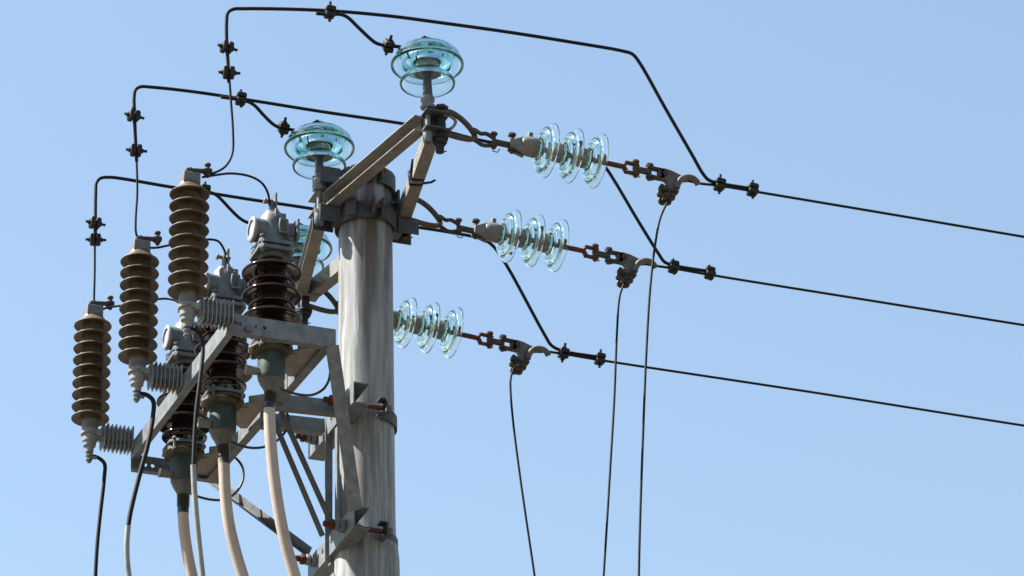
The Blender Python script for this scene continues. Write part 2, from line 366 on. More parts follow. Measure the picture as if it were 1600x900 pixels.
# ------------------------------------------------------------------ insulator strings
def insulator_string(label):
    """runs along local +x from the shackle bolt"""
    r_ = empty('insulator_string', (0, 0, 0), label, 'insulator string', 'strain insulator strings with three glass discs each')
    sb = MB(); sb.rod((0, 0, -.125), (0, 0, .095), .019, 16); sb.nut((0, 0, .088), (0, 0, 1), .032, .022)
    sb.nut((0, 0, -.062), (0, 0, -1), .032, .022); sb.lathe([(.03, 0), (.036, .004), (.036, .01), (.03, .012)], (0, 0, -.062), n=20)
    sb.tube([(-.012, -.012, -.112), (.012, .012, -.116), (.035, .012, -.105)], .003, 6)
    sb.build('shackle_bolt', clampm, r_)
    MB().tube(smooth([(0, -.01, .080), (.04, -.008, .086), (.085, 0, .074), (.125, 0, .044), (.158, .002, .006), (.163, .004, -.012), (.145, .006, -.022), (.10, .006, -.026), (.05, .004, -.024), (0, 0, -.020)], 5), .0128, 12).build('shackle', shackle_m, r_)
    MB().tube(smooth([(.165, -.022, .0), (.145, -.02, .008), (.155, -.012, .02), (.19, .0, .014), (.215, .004, .022), (.24, .002, .012), (.258, 0, .002)], 5), .0095, 10).tube(
        smooth([(.15, .014, -.012), (.175, .012, -.022), (.20, .006, -.038), (.23, .004, -.036), (.258, 0, -.028)], 5), .0095, 10).bolt((.252, 0, .02), (0, 0, -1), .009, .07, .017).tube(
        [(.25, .01, -.055), (.27, .0, -.064), (.275, -.02, -.056)], .0025, 6).build('twisted_link', iron, r_)
    cl = MB(); cl.box((.30, 0, -.014), (.10, .02, .026)); cl.build('eye_link', iron, r_, bevel=.005)
    cv = MB()
    for y in (-.019, .019): cv.prism([(.325, -.026), (.345, -.03), (.40, -.045), (.40, .045), (.345, .018), (.325, .012)], (0, y-.008, -.006), (1, 0, 0), (0, 0, 1), (0, 1, 0), .016)
    cv.lathe([(0, .375), (.034, .378), (.044, .395), (.047, .45), (.044, .457), (0, .457)], axis=(1, 0, 0), n=32)
    cv.box((.425, 0, .056), (.022, .022, .03)); cv.build('clevis_cap', alu, r_, bevel=.003)
    MB().bolt((.338, 0, .034), (0, 0, -1), .010, .085, .019).build('clevis_pin', iron, r_)
    prof = [(.046, 0), (.052, -.002), (.062, .004), (.082, .013), (.102, .025), (.117, .039), (.1245, .052), (.1265, .060), (.1245, .0645), (.1205, .062), (.117, .055), (.111, .045),
            (.099, .035), (.0955, .036), (.094, .050), (.090, .053), (.0865, .050), (.085, .030), (.078, .024), (.071, .022), (.0685, .040), (.0645, .043), (.061, .040), (.0595, .020), (.050, .018), (.042, .020), (.038, .022), (.014, .022), (.014, .004), (.036, -.02), (.04, -.02)]
    for k in range(3):
        x0 = .455+k*.118
        MB().lathe([(r, h) for r, h in prof], (x0, 0, 0), (1, 0, 0), 96, loop=True).build('glass_disc', glass_disc, r_, ang=60)
        if k:
            c_ = MB(); c_.lathe([(0, x0-.062), (.030, x0-.062), (.040, x0-.055), (.045, x0-.03), (.046, x0-.001), (.034, x0+.0), (0, x0)], axis=(1, 0, 0), n=32)
            c_.build('cap', alu, r_)
        MB().lathe([(0, x0+.023), (.013, x0+.023), (.011, x0+.05), (.011, x0+.06), (0, x0+.06)], axis=(1, 0, 0), n=16).build('pin', galv_dark, r_)
    MB().tube([(.455+.236-.03, 0, .04), (.455+.236-.03, .0, .075)], .006, 8).tube([(.645, -.004, .07), (.66, 0, .078), (.675, .004, .068)], .009, 8).build('split_pin', rust, r_)
    e = .455+.236+.06
    rd = MB(); rd.rod((e-.012, 0, 0), (.885, 0, 0), .0125, 12); rd.tube([(e+.022, 0, 0), (e+.022, 0, .036)], .0135, 12)
    for z in (-.024, .024): rd.prism([(.88, -.007), (.90, -.011), (.94, -.013), (.956, 0), (.94, .013), (.90, .011), (.88, .007)], (0, 0, z-.005), (1, 0, 0), (0, 1, 0), (0, 0, 1), .010)
    for z in (-1, 1): rd.prism([(.872, 0), (.876, z*.012), (.885, z*.029), (.895, z*.029), (.895, z*.019), (.884, 0)], (0, -.013, 0), (1, 0, 0), (0, 0, 1), (0, 1, 0), .026)
    rd.bolt((.935, 0, .031), (0, 0, -1), .010, .072, .018); rd.tube([(.93, .012, -.036), (.955, -.01, -.04)], .003, 6)
    rd.build('clevis_rod', rust, r_, bevel=.002)
    ln = MB(); ln.box((.965, 0, 0), (.085, .018, .026))
    for z in (-.022, .022): ln.box((1.025, 0, z), (.07, .03, .010))
    ln.box((1.058, 0, 0), (.03, .03, .05)); ln.bolt((1.003, 0, .028), (0, 0, -1), .010, .07, .019); ln.tube([(.995, .012, -.036), (1.022, -.01, -.042)], .003, 6)
    ln.build('tongue_link', iron, r_, bevel=.003)
    dc = MB()
    body = [(1.052, -.026), (1.052, .022), (1.068, .030), (1.105, .026), (1.145, .014), (1.185, .006), (1.20, .000), (1.185, -.006), (1.165, -.012), (1.147, -.025), (1.137, -.045), (1.134, -.075), (1.118, -.098), (1.094, -.10), (1.086, -.075), (1.09, -.05), (1.08, -.030)]
    dc.prism(body, (0, -.015, 0), (1, 0, 0), (0, 0, 1), (0, 1, 0), .03)
    dc.tube(smooth([(1.128, -.02, -.068), (1.134, -.022, -.04), (1.15, -.024, -.015), (1.175, -.024, 0), (1.205, -.022, .002), (1.226, -.018, -.008), (1.236, -.014, -.022)], 4), [.0145]*25, 12)
    dc.build('dead_end_clamp', dull_alu, r_, bevel=.003)
    MB().tube([(1.075, -.022, .002), (1.075, .022, .002)], .0135, 12).build('clamp_pin', iron, r_)
    ub = MB()
    for (x, z, s) in ((1.072, -.085, 1), (1.10, -.115, 1), (1.118, -.088, 1), (1.078, -.118, 1)):
        ub.nut((x, -.034, z), (0, 1, 0), .018, .02); ub.rod((x, -.04, z), (x, .03, z), .009); ub.lathe([(0, -.004), (.02, 0), (.023, .008), (.02, .016), (0, .018)], (x, .018, z), (0, 1, 0), 14)
    ub.tube(smooth([(1.062, -.012, -.06), (1.05, -.014, -.085), (1.06, -.014, -.11), (1.09, -.014, -.128)], 4), .010, 8)
    ub.build('clamp_bolts', iron, r_)
    return r_
STR = {}
labels = ['uppermost strain string of three glass discs, pulling right from the nearest frame corner',
          'middle strain string of three glass discs, pulling right from the corner beside the pole top',
          'lowest strain string of three glass discs, its left end hidden behind the pole']
# bolt place, then a disc and the far clamp that give its run
runs = [((692, 196), (845, 233), (1043, 275), -.865), ((646, 343), (787, 366.5), (975, 405), 0.0), ((482, 476), (625, 502), (806, 541), .845)]
proto = None
for i, (b_, d1, cl_, y) in enumerate(runs):
    o = insulator_string(labels[i]) if i == 0 else copy_tree(proto, labels[i])
    proto = proto or o
    D1 = at(*d1, 'y', y); E1 = at(*cl_, 'y', y); dr = (E1-D1).normalized()
    o.location = D1-dr*.477
    o.rotation_euler = (0, -math.atan2(dr.z, dr.x), 0)
    STR[i] = (o.location.copy(), dr, y)

# ------------------------------------------------------------------ wires and clamps
def wire(name, pts, r, m, label, cat, group=None, sub=6, n=10):
    o = MB().tube(smooth(pts, sub), r, n).build(name, m, ang=60); return tag(o, label, cat, group)
def string_pt(i, s, dz=0.):
    o, d, y = STR[i]; up = V((-d.z, 0, d.x)); return o+d*s+up*dz
o0 = [o for o in COL.objects if o.name == 'insulator_string'][0]
MB().tube(smooth([(.0, -.012, .062), (.04, -.012, .062), (.064, -.012, .044), (.060, -.012, .022), (.035, -.012, -.006), (.0, -.012, -.012)], 5), .007, 10).build('ring', alu, o0)
# line conductors: leave the dead-end clamps and run on to the right
cons = [[(1092, 286.5), (1120, 289.5), (1178, 299), (1390, 334.5), (1600, 370)], [(1022, 415), (1050, 419), (1110, 429.5), (1350, 468), (1600, 508)], [(850, 549), (880, 553), (940, 563), (1270, 613), (1600, 665)]]
cl_lab = ['uppermost line conductor stretching from its string to the right edge', 'middle line conductor stretching from its string to the right edge', 'lowest line conductor stretching from its string to the right edge']
ys3 = (-.865, 0., .845)
for i, c_ in enumerate(cons):
    P = [string_pt(i, 1.14, -.005), string_pt(i, 1.2, -.002)] + sight(c_, ys3[i])
    d = (P[-1]-P[-3]).normalized()
    for k in range(1, 13): P.append(P[len(P)-1] + V((4, 0, 4*d.z/d.x + .011*(2*k-1)*.9)))
    wire('line_conductor', P, .0062, wire_m, cl_lab[i], 'power line', 'line conductors', 4)
BAR, LEAD, TAP = .0082, .0063, .0082
bars = [
 [(357.5, 128, -.76), (356, 95), (354, 60), (354, 34), (356, 20), (364, 14.5), (380, 13.5, -.79), (500, 16), (600, 24, -.865), (700, 37, -.865), (800, 51, -.865), (900, 67, -.865), (972, 79.5, -.865), (988, 84.5, -.865), (998, 96, -.865), (1040, 170, -.865), (1082, 243, -.865), (1098, 271, -.865), (1107, 281, -.865), (1122, 286, -.865), (1182, 296, -.865)],
 [(213.5, 252, 0), (211.5, 215), (210, 175), (209.5, 152), (212, 140), (220, 135.5), (235, 136), (300, 143), (400, 158), (500, 174), (628, 193), (700, 206), (724, 212.5), (760, 221), (800, 226.5), (850, 233.5), (930, 245), (943, 257), (1000, 350), (1030, 398), (1038, 409), (1052, 414.5), (1114, 425, 0)],
 [(149.5, 382, .757), (149, 345), (149.5, 300), (150.5, 286), (157, 278.5), (172, 277), (190, 279, .79), (260, 291), (330, 302), (400, 313), (490, 326.5, .845), (640, 353, .845), (700, 362.5, .845), (755, 374, .845), (770, 384, .845), (790, 412, .845), (852, 525, .845), (862, 540, .845), (880, 548.5, .845), (944, 559, .845)]]
bl = ['topmost black jumper bar bending over the nearest pin insulator and down to its line', 'middle black jumper bar passing behind the nearest frame corner to its line', 'lowest black jumper bar passing behind the pole top to its line']
for i, b_ in enumerate(bars): wire('jumper_bar', sight(b_), BAR, wire_m, bl[i], 'jumper', 'rigid jumper bars', 5)
leads = [
 [(352.5, 64, -.768), (355, 90, -.772), (358, 120, -.765), (361, 160, -.76), (364, 205, -.755), (363, 240, -.75), (352, 260, -.75), (336, 269.5, -.75), (320, 273.5, -.755)],
 [(207.5, 168, -.02), (210, 205, -.02), (213, 245, -.015), (214.5, 300, -.01), (212, 345, -.005), (213, 366, 0), (219, 377, 0), (229, 385, 0)],
 [(147, 340, .737), (148, 374, .737), (148, 425, .745), (147, 470, .75), (148, 488, .755)]]
ll = ['thin lead dropping from the topmost jumper bar to the nearest surge arrester', 'thin lead dropping from the middle jumper bar to the middle surge arrester', 'thin lead dropping from the lowest jumper bar to the farthest surge arrester']
for i, b_ in enumerate(leads): wire('arrester_lead', sight(b_), LEAD*.85, wire_m, ll[i], 'wire', 'leads down to the arresters')
AX = -1.072
tl = [
 [(316, 277, -.75), (334, 274, -.745), (362, 271, -.72), (392, 276, -.68), (411, 288, -.62), (419, 303, -.59), (421.5, 322, -.572)],
 [(226, 387, 0), (245, 387, 0), (265, 383, 0), (298, 377, 0), (325, 374, 0), (341, 377, 0), (350, 390, 0), (353, 402, 0), (355, 416, 0)],
 [(150, 489, .757), (158, 484, .75), (172, 480, .74), (200, 476, .70), (243, 468, .64), (262, 467, .6), (278, 472, .57), (285, 486, .56), (288, 502, .56)]]
tll = ['thin arched lead from the nearest arrester top to the nearest cable termination', 'thin arched lead passing behind the nearest arrester to the middle cable termination', 'thin arched lead passing behind two arresters to the farthest cable termination']
for i, b_ in enumerate(tl): wire('termination_lead', sight(b_), LEAD*.85, wire_m, tll[i], 'wire', 'leads to the cable terminations')
taps = [
 [(494, 21, -.845), (515, 22.5, -.85), (532, 22.5, -.86), (543, 27, -.86), (560, 43, -.86), (584, 65, -.86), (592, 69, -.86), (605, 71.5, -.86), (628, 73.5, -.86), (662, 80, -.86)],
 [(345, 151.5, -.02), (376, 156, -.02), (388, 159, -.015), (398, 165, -.01), (412, 180, 0), (428, 195, 0), (438, 199.5, 0), (460, 203.5, 0), (494, 210, 0)],
 [(300, 295, .78), (322, 299.5, .79), (335, 303, .80), (346, 312, .82), (360, 327, .83), (376, 342, .84), (388, 348, .845), (410, 352.5, .845), (461, 366, .845)]]
tpl = ['short cranked bar from the topmost jumper down to the nearest pin insulator', 'short cranked bar from the middle jumper down to the left pin insulator', 'short cranked bar from the lowest jumper, partly behind the nearest termination head']
for i, b_ in enumerate(taps): wire('tap_bar', sight(b_), TAP, wire_m, tpl[i], 'jumper', 'cranked tap bars', 5)
tails = [
 [(1052, 304, -.88), (1043, 316, -.88), (1032, 340, -.88), (1024, 380), (1016, 450), (1010, 550), (1004, 700), (1000, 820), (998, 905), (996, 1010, -.88)],
 [(983, 432, -.015), (974, 446, -.015), (968, 465), (964, 520), (960, 620), (953, 740), (947, 840), (943, 905), (939, 1010, -.015)],
 [(811, 566, .83), (803, 576, .83), (798, 592), (798, 615), (803, 670), (812, 740), (822, 810), (836, 905), (850, 1010, .83)]]
tal = ['thin dangling wire end from the uppermost dead-end clamp, rightmost of three', 'thin dangling wire end from the middle dead-end clamp, in front of the lowest line', 'thin dangling wire end from the lowest dead-end clamp, nearest the pole']
for i, b_ in enumerate(tails): wire('conductor_tail', sight(b_)+[sight(b_)[-1]+V((.05, 0, -3)), V((sight(b_)[-1].x+.05, sight(b_)[-1].y, -.1))], .0055, wire_m, tal[i], 'wire', 'conductor tails hanging from the strain clamps')

def line_clamp(label):
    """parallel groove clamp: wires run along local x, bolt along local z"""
    r_ = empty('line_clamp', (0, 0, 0), label, 'clamp', 'black bolted line clamps')
    for s in (-1, 1):
        j = MB(); j.prism([(-.026, 0), (.026, 0), (.026, .020), (.018, .025), (-.018, .025), (-.026, .020)], (0, -.026, s*.004), (1, 0, 0), (0, 0, s), (0, 1, 0), .052)
        j.build('jaw', clampm, r_, bevel=.003)
    b = MB(); b.rod((0, 0, -.052), (0, 0, .058), .0075, 10); b.nut((0, 0, .0285), (0, 0, 1), .0125, .010); b.nut((0, 0, -.0285), (0, 0, -1), .0125, .010)
    b.build('bolt', clampm, r_)
    return r_
def orient(o, loc, xdir, zdir, tilt=0.):
    x = V(xdir).normalized(); z = V(zdir); z = (z-x*z.dot(x)).normalized(); y = z.cross(x)
    m_ = Matrix((x, y, z)).transposed().to_4x4(); m_ = m_ @ Matrix.Rotation(rad(tilt), 4, 'X')
    o.matrix_world = Matrix.Translation(loc) @ m_ @ Matrix.Scale(.88, 4)
XD, ZD = V((1, 0, 0)), V((0, 0, 1))
clamps = [
 ((354.5, 74, -.77), ZD, XD, 10, 'upper of two clamps joining the topmost jumper bar to its lead'), ((357.5, 113.5, -.77), ZD, XD, -12, 'lower of two clamps joining the topmost jumper bar to its lead'),
 ((209, 181, -.01), ZD, XD, 8, 'upper of two clamps joining the middle jumper bar to its lead'), ((212.5, 235, -.01), ZD, XD, -8, 'lower of two clamps joining the middle jumper bar to its lead'),
 ((148.5, 348.5, .747), ZD, XD, 5, 'upper of two clamps joining the lowest jumper bar to its lead, leftmost hardware'), ((149, 374.5, .747), ZD, XD, -14, 'lower of two clamps joining the lowest jumper bar to its lead, leftmost hardware'),
 ((515.5, 19, -.848), XD, ZD, 6, 'clamp holding a cranked tap bar under the topmost jumper bar'), ((376.5, 154.5, -.01), XD, ZD, -6, 'clamp holding a cranked tap bar under the middle jumper bar'),
 ((320.5, 298.5, .79), XD, ZD, -4, 'clamp on the lowest jumper bar just right of the nearest arrester cap'),
 ((607, 71.5, -.86), XD, V((0, -.55, 1)), 25, 'small clamp on the tap bar just left of the nearest pin insulator'), ((443, 200, 0), XD, V((0, -.55, 1)), 12, 'small clamp on the tap bar just left of the second pin insulator'),
 ((1124.5, 288.5, -.865), V((1, 0, -.08)), ZD, 4, 'first clamp on the uppermost line where its jumper bar lands'), ((1176, 296.5, -.865), V((1, 0, -.08)), ZD, -4, 'second clamp on the uppermost line, rightmost of all clamps'),
 ((1052.5, 417, 0), V((1, 0, -.08)), ZD, -14, 'first clamp on the middle line where its jumper bar lands'), ((1109, 426.5, 0), V((1, 0, -.08)), ZD, -16, 'second clamp on the middle line, right of where its jumper lands'),
 ((880.5, 552, .845), V((1, 0, -.08)), ZD, 20, 'first clamp on the lowest line where its jumper bar lands'), ((937.5, 561, .845), V((1, 0, -.08)), ZD, 3, 'second clamp on the lowest line, right of where its jumper lands')]
pc = None
for (p, xd, zd, tl_, lb) in clamps:
    o = line_clamp(lb) if pc is None else copy_tree(pc, lb)
    pc = pc or o
    orient(o, at(p[0], p[1], 'y', p[2]), xd, zd, tl_)

# ------------------------------------------------------------------ cable platform
ZP = 10.068                                  # level of the plates
XL1, XL2, YN, YF = -.873, -.47, -.715, .765
pf = empty('cable_platform', (0, 0, 0), 'galvanised steel platform frame left of the pole carrying the cable terminations', 'support frame')
def beam(name, p, q, sec, m=galv, up=None, bev=.0015): return MB().beam(p, q, sec, up).build(name, m, pf, bevel=bev)
ZB = ZP+.01
beam('front_rail', (XL1, YN, ZB+.012), (XL1, YF+.0, ZB+.06), channel(.082, .032, .005, 1))
beam('rear_rail', (XL2+.025, YN+.0, ZB-.002), (XL2-.045, YF-.01, ZB-.002), angle(.07, .04, .005, 1))
def holed_rail(name, y, x0, x1, side, holes):
    """side rail: a web with round holes and a flange"""
    m_ = MB(); h = .088; t = .005; n = 16
    # web built as strips between the holes
    xs = sorted(holes); prev = x0
    def ring(cx, r_, sq):                    # square plate with a round hole, front and back
        vs = []; fs = []
        for k in range(n):
            a = 2*math.pi*k/n; c, s_ = math.cos(a), math.sin(a); mm = max(abs(c), abs(s_))
            hx, hz = sq, h/2
            ox, oz = c/mm*hx, s_/mm*hz
            for yy in (0, t): vs += [(cx+c*r_, y+yy*side, ZB+.008+s_*r_), (cx+ox, y+yy*side, ZB+.008+oz)]
        for k in range(n):
            a = 4*k; b = 4*((k+1) % n)
            fs += [(a, a+1, b+1, b), (a+2, b+2, b+3, a+3), (a, b, b+2, a+2), (a+1, a+3, b+3, b+1)]
        m_.add(vs, fs)
    for hx in xs:
        sq = .018
        if hx-sq > prev+1e-4: m_.box(((prev+hx-sq)/2, y+side*t/2, ZB+.008), (hx-sq-prev, t, h))
        ring(hx, .009, sq); prev = hx+sq
    m_.box(((prev+x1)/2, y+side*t/2, ZB+.008), (x1-prev, t, h))
    m_.box(((x0+x1)/2, y+side*(.0178+t/2), ZB+.008-h/2+.0025), (x1-x0-.002, .03, .005))
    return m_.build(name, galv, pf, ang=30)
RX = at(527, 520, 'y', YN-.03).x
holed_rail('side_rail', YN-.012, XL1-.01, RX, 1, [-.825, -.755, -.715])
holed_rail('side_rail', YF+.012, XL1+.005, XL2+.03, -1, [-.80, -.765])
ab = MB()
ab.bolt(V((-.79, YN-.014, ZB-.01)), (0, 1, 0), .009, .04); ab.bolt(V((-.84, YN-.014, ZB+.02)), (0, 1, 0), .008, .04)
ab.build('bolt', galv, pf)
TP = [(-.634, -.572), (-.672, 0.), (-.680, .56)]
for i, (x, y) in enumerate(TP):
    m_ = MB(); poly = [(.182, -.10), (.178, .205), (.15, .215), (.075, .145), (-.03, .098), (-.09, .05), (-.10, 0), (-.08, -.05), (-.03, -.085), (.02, -.07), (.058, .0), (.106, -.045)]
    m_.prism(poly, (x, y, ZP-.008), XD, V((0, 1, 0)), ZD, .007)
    m_.lathe([(0, 0), (.018, 0), (.018, .004), (0, .004)], (x+.10, y+.01, ZP-.0125), (0, 0, 1), 14)
    m_.prism([(.106, -.045), (.182, -.10), (.182, -.094), (.106, -.039)], (x, y, ZP-.001), XD, V((0, 1, 0)), ZD, .03)
    m_.build('mounting_plate', platem, pf, bevel=.001)
BX = -.165
for y in (-.125, .075):
    beam('strut', (XL2+.006, y, ZP-.012), (BX-.004, y, ZP-.0), angle(.065, .05, .006, -1), up=ZD)
# braces down to the lower bracket
pa = at(519, 541, 'y', YN-.02); pb = at(556, 797, 'x', BX-.01)
MB().beam(pa, pb, rect(.064, .007), (0, -1, .1)).build('brace', galv, pf, bevel=.001)
MB().beam(at(438, 643, 'x', XL2+.02), at(514, 812, 'x', BX-.012), angle(.03, .03, .005)).build('brace', galv_dark, pf, bevel=.001)  # this and the next two: shaded sides painted as darker steel
MB().beam(at(426, 655, 'x', XL2+.02), at(503, 838, 'x', BX-.012), angle(.03, .03, .005)).build('brace', galv_dark, pf, bevel=.001)
MB().beam(at(318, 738, 'x', XL2+.02), at(485, 862, 'x', BX-.012), angle(.04, .035, .005)).build('brace', galv_dark, pf, bevel=.001)

# ------------------------------------------------------------------ pole brackets
def bracket(label, z, ysh=0., h=.105):
    r_ = empty('pole_bracket', (0, 0, z), label, 'bracket', 'channel brackets strapped to the pole')
    m_ = MB(); m_.beam((BX, -.30, 0), (BX, .325, 0), channel(h, .075, .006, 1)); m_.build('channel', galv, r_, bevel=.0015)
    hl = MB()
    for y in (-.14, .0, .12, .18): hl.lathe([(0, 0), (.011, 0), (.011, .003), (0, .003)], (BX-.003, y, .01), (1, 0, 0), 14)
    hl.build('bolt_hole', galv_dark, r_)
    for y in (-.185, .21):
        rd = MB(); rd.rod((BX-.10, y, .0), (.05, y, .0), .0115, 12); rd.build('threaded_rod', rust, r_)
        nn = MB(); nn.nut((BX-.028, y, 0), (-1, 0, 0), .026, .022); nn.box((BX-.014, y, 0), (.024, .05, .045)); nn.build('washer_block', galv, r_, bevel=.002)
        nn = MB(); nn.nut((BX-.052, y, 0), (-1, 0, 0), .025, .022); nn.lathe([(0, 0), (.014, 0), (.014, .022), (0, .022)], (BX-.074, y, 0), (-1, 0, 0), 12); nn.build('nut', rust_red, r_)
        nn = MB(); nn.nut((.032, y, 0), (1, 0, 0), .021, .02); nn.build('nut', bolt_m, r_)
    rr = .1325; bd = MB(); n = 36; vs = []
    ang0 = rad(82); pts = []
    for k in range(n+1):
        t = -ang0+2*ang0*k/n; pts.append((math.cos(t), math.sin(t)))
    for c, s_ in pts: vs += [(c*rr, s_*rr, -.03), (c*(rr+.007), s_*(rr+.007), -.03), (c*(rr+.007), s_*(rr+.007), .03), (c*rr, s_*rr, .03)]
    bd.add(vs, [(0, 1, 2, 3), tuple(range(4*n, 4*n+4))]+[(4*k+j, 4*k+(j+1) % 4, 4*k+4+(j+1) % 4, 4*k+4+j) for k in range(n) for j in range(4)])
    for s_ in (-1, 1):
        bd.box((.0225, s_*(rr+.045), 0), (.007, .09, .064)); bd.box((.005, s_*(rr+.06), .034), (.03, .05, .006)); bd.box((.005, s_*(rr+.06), -.034), (.03, .05, .006))
    bd.build('pole_band', galv_dark, r_, bevel=.001)
    return r_
bu = bracket('upper channel bracket strapped to the pole with red rusty bolts, behind the flat brace', ZP-.005)
zl = at(520, 845, 'x', BX).z
bl_ = copy_tree(bu, 'lower channel bracket strapped to the pole at the foot of the flat brace'); bl_.location = (0, .0, zl)
vr = MB(); vr.beam((BX+.012, -.045, zl+.05), (BX+.012, -.045, ZP-.06), rect(.03, .012), (1, 0, 0)); vr.beam((BX+.018, .06, zl-.08), (BX+.018, .06, ZP-.06), angle(.05, .035, .005), (0, 1, 0))
tag(vr.build('vertical_strap', galv, bevel=.001), 'narrow vertical steel straps along the left of the pole between two brackets', 'strap')
wire('loose_wire', sight([(517, 872, -.2), (522, 884, -.2), (521, 893, -.2), (526, 906, -.2), (529, 930, -.2)]), .0016, wire_m, 'hair thin loose wire hanging below the lower channel bracket', 'wire')

# ------------------------------------------------------------------ cable terminations
def termination(label):
    r_ = empty('cable_termination', (0, 0, 0), label, 'cable termination', 'porcelain cable terminations on the platform')
    prof = [(0, .03), (.053, .03), (.053, .068)]
    sh = [(.085, .104), (.150, .131), (.207, .104), (.262, .131), (.318, .104), (.375, .133)]
    for z, r in sh:
        prof += [(.059, z-.004), (.066, z+.001), (r-.028, z-.006), (r-.008, z-.0125), (r-.0025, z-.012), (r, z-.009), (r, z-.005), (r-.003, z-.001), (r-.012, z+.005), (r-.045, z+.020), (.067, z+.030), (.060, z+.036)]
    prof += [(.052, .425), (.052, .46), (0, .46)]
    MB().lathe(prof, n=56).build('porcelain_sheds', porc, r_, ang=50)
    bf = MB(); c = .088
    bf.prism([(-c, -c*.6), (-c*.6, -c), (c*.6, -c), (c, -c*.6), (c, c*.6), (c*.6, c), (-c*.6, c), (-c, c*.6)], (0, 0, .018), XD, V((0, 1, 0)), ZD, .012)
    bf.lathe([(.055, .03), (.068, .031), (.066, .042), (.055, .044)], n=32)
    for a in (45, 135, 225, 315):
        p = V((math.cos(rad(a))*.092, math.sin(rad(a))*.092, 0)); bf.nut(p+V((0, 0, .03)), (0, 0, 1), .013, .012); bf.rod(p+V((0, 0, -.02)), p+V((0, 0, .048)), .007)
    bf.build('clamp_ring', galv, r_, bevel=.002)
    lf = MB(); lf.lathe([(.0, -.0015), (.092, -.0015), (.094, .004), (.088, .012), (.064, .017), (0, .017)], n=32)
    for a in range(4):
        p = V((math.cos(rad(45+90*a))*.087, math.sin(rad(45+90*a))*.087, -.0095)); lf.nut(p, (0, 0, -1), .015, .016)
    lf.lathe([(.06, -.009), (.084, -.0095), (.078, -.022), (.062, -.028), (0, -.028)], n=32)
    lf.build('base_flange', moss, r_, bevel=.001)
    MB().lathe([(.0, -.150), (.056, -.150), (.050, -.168), (.038, -.188), (.030, -.205), (.027, -.218), (0, -.218)], n=36).build('housing_cone', dull_alu, r_)
    hs = MB(); hs.lathe([(.058, -.024), (.0605, -.034), (.0605, -.135), (.0585, -.148), (.056, -.1525), (0, -.1525)], n=40)
    hs.build('housing', green, r_, ang=40)
    MB().lathe([(0, 0), (.019, 0), (.019, .055), (.0215, .056), (.0215, .064), (0, .064)], (-.052, 0, -.115), (-1, 0, 0), 20).build('side_stub', alu, r_)
    fl = MB()
    for z0, c in ((.452, .083), (.484, .078)):
        k = c*.78
        fl.prism([(-c, -k), (-k, -c), (k, -c), (c, -k), (c, k), (k, c), (-k, c), (-c, k)], (0, 0, z0), XD, V((0, 1, 0)), ZD, .018)
    for sx in (-1, 1):
        for sy in (-1, 1): fl.bolt((sx*.064, sy*.064, .51), (0, 0, -1), .008, .075, .014)
    fl.lathe([(0, .468), (.066, .468), (.066, .486), (0, .486)], n=28)
    fl.lathe([(0, .43), (.056, .43), (.062, .438), (.062, .454), (0, .454)], n=28)
    fl.build('head_flange', headm, r_, bevel=.002)
    hd = MB(); hd.lathe([(.066, .500), (.064, .53), (.062, .60), (.058, .632), (.048, .652), (.040, .656), (.038, .668), (0, .668)], n=36)
    hd.lathe([(0, -.085), (.054, -.085), (.056, 0), (.05, .07), (.054, .072), (.054, .088), (0, .088)], (0, 0, .572), (1, 0, 0), 36)
    hd.prism([(-.019, -.036), (.019, -.036), (.024, 0), (.019, .036), (-.019, .036), (-.024, 0)], (.03, -.076, .575), XD, ZD, V((0, 1, 0)), .03)
    hd.box((.0, -.054, .64), (.014, .02, .045)); hd.box((.046, 0, .652), (.026, .03, .035)); hd.prism([(-.03, -.055), (.02, -.05), (.03, 0), (.02, .055), (-.03, .05)], (.09, -.045, .572), (0, 1, 0), (0, 0, 1), (1, 0, 0), .012)
    hd.build('head', headm, r_, ang=40, bevel=.002)
    bo = MB(); bo.box((.03, -.0775, .576), (.022, .004, .05)); bo.build('boss_recess', galv_dark, r_)
    rg = MB(); rg.lathe([(.040, -.004), (.042, -.008), (.054, -.009), (.059, -.006), (.059, .006), (.054, .01), (.040, .01)], (-.092, 0, .572), (1, 0, 0), 40, loop=True)
    rg.build('sight_ring', fin_m, r_, ang=40)
    MB().lathe([(0, -.002), (.041, -.002), (.041, .002), (0, .002)], (-.092, 0, .572), (1, 0, 0), 32).build('sight_disc', lens_m, r_)
    tm = MB(); tm.lathe([(.015, .66), (.015, .69), (.011, .70), (0, .70)], n=16); tm.box((.012, 0, .725), (.009, .032, .085)); tm.box((-.006, 0, .705), (.014, .028, .05))
    tm.bolt((-.03, 0, .725), (1, 0, 0), .008, .055, .014)
    tm.build('terminal', bolt_m, r_, bevel=.001)
    return r_
tlab = ['nearest porcelain cable termination, beside the pole, with grey head above the side rail', 'middle porcelain cable termination with grey head, behind the front rail',
        'farthest porcelain cable termination, lowest and leftmost of the three']
pt = None
for i, (x, y) in enumerate(TP):
    o = termination(tlab[i]) if pt is None else copy_tree(pt, tlab[i]); pt = pt or o
    o.location = (x, y, ZP)

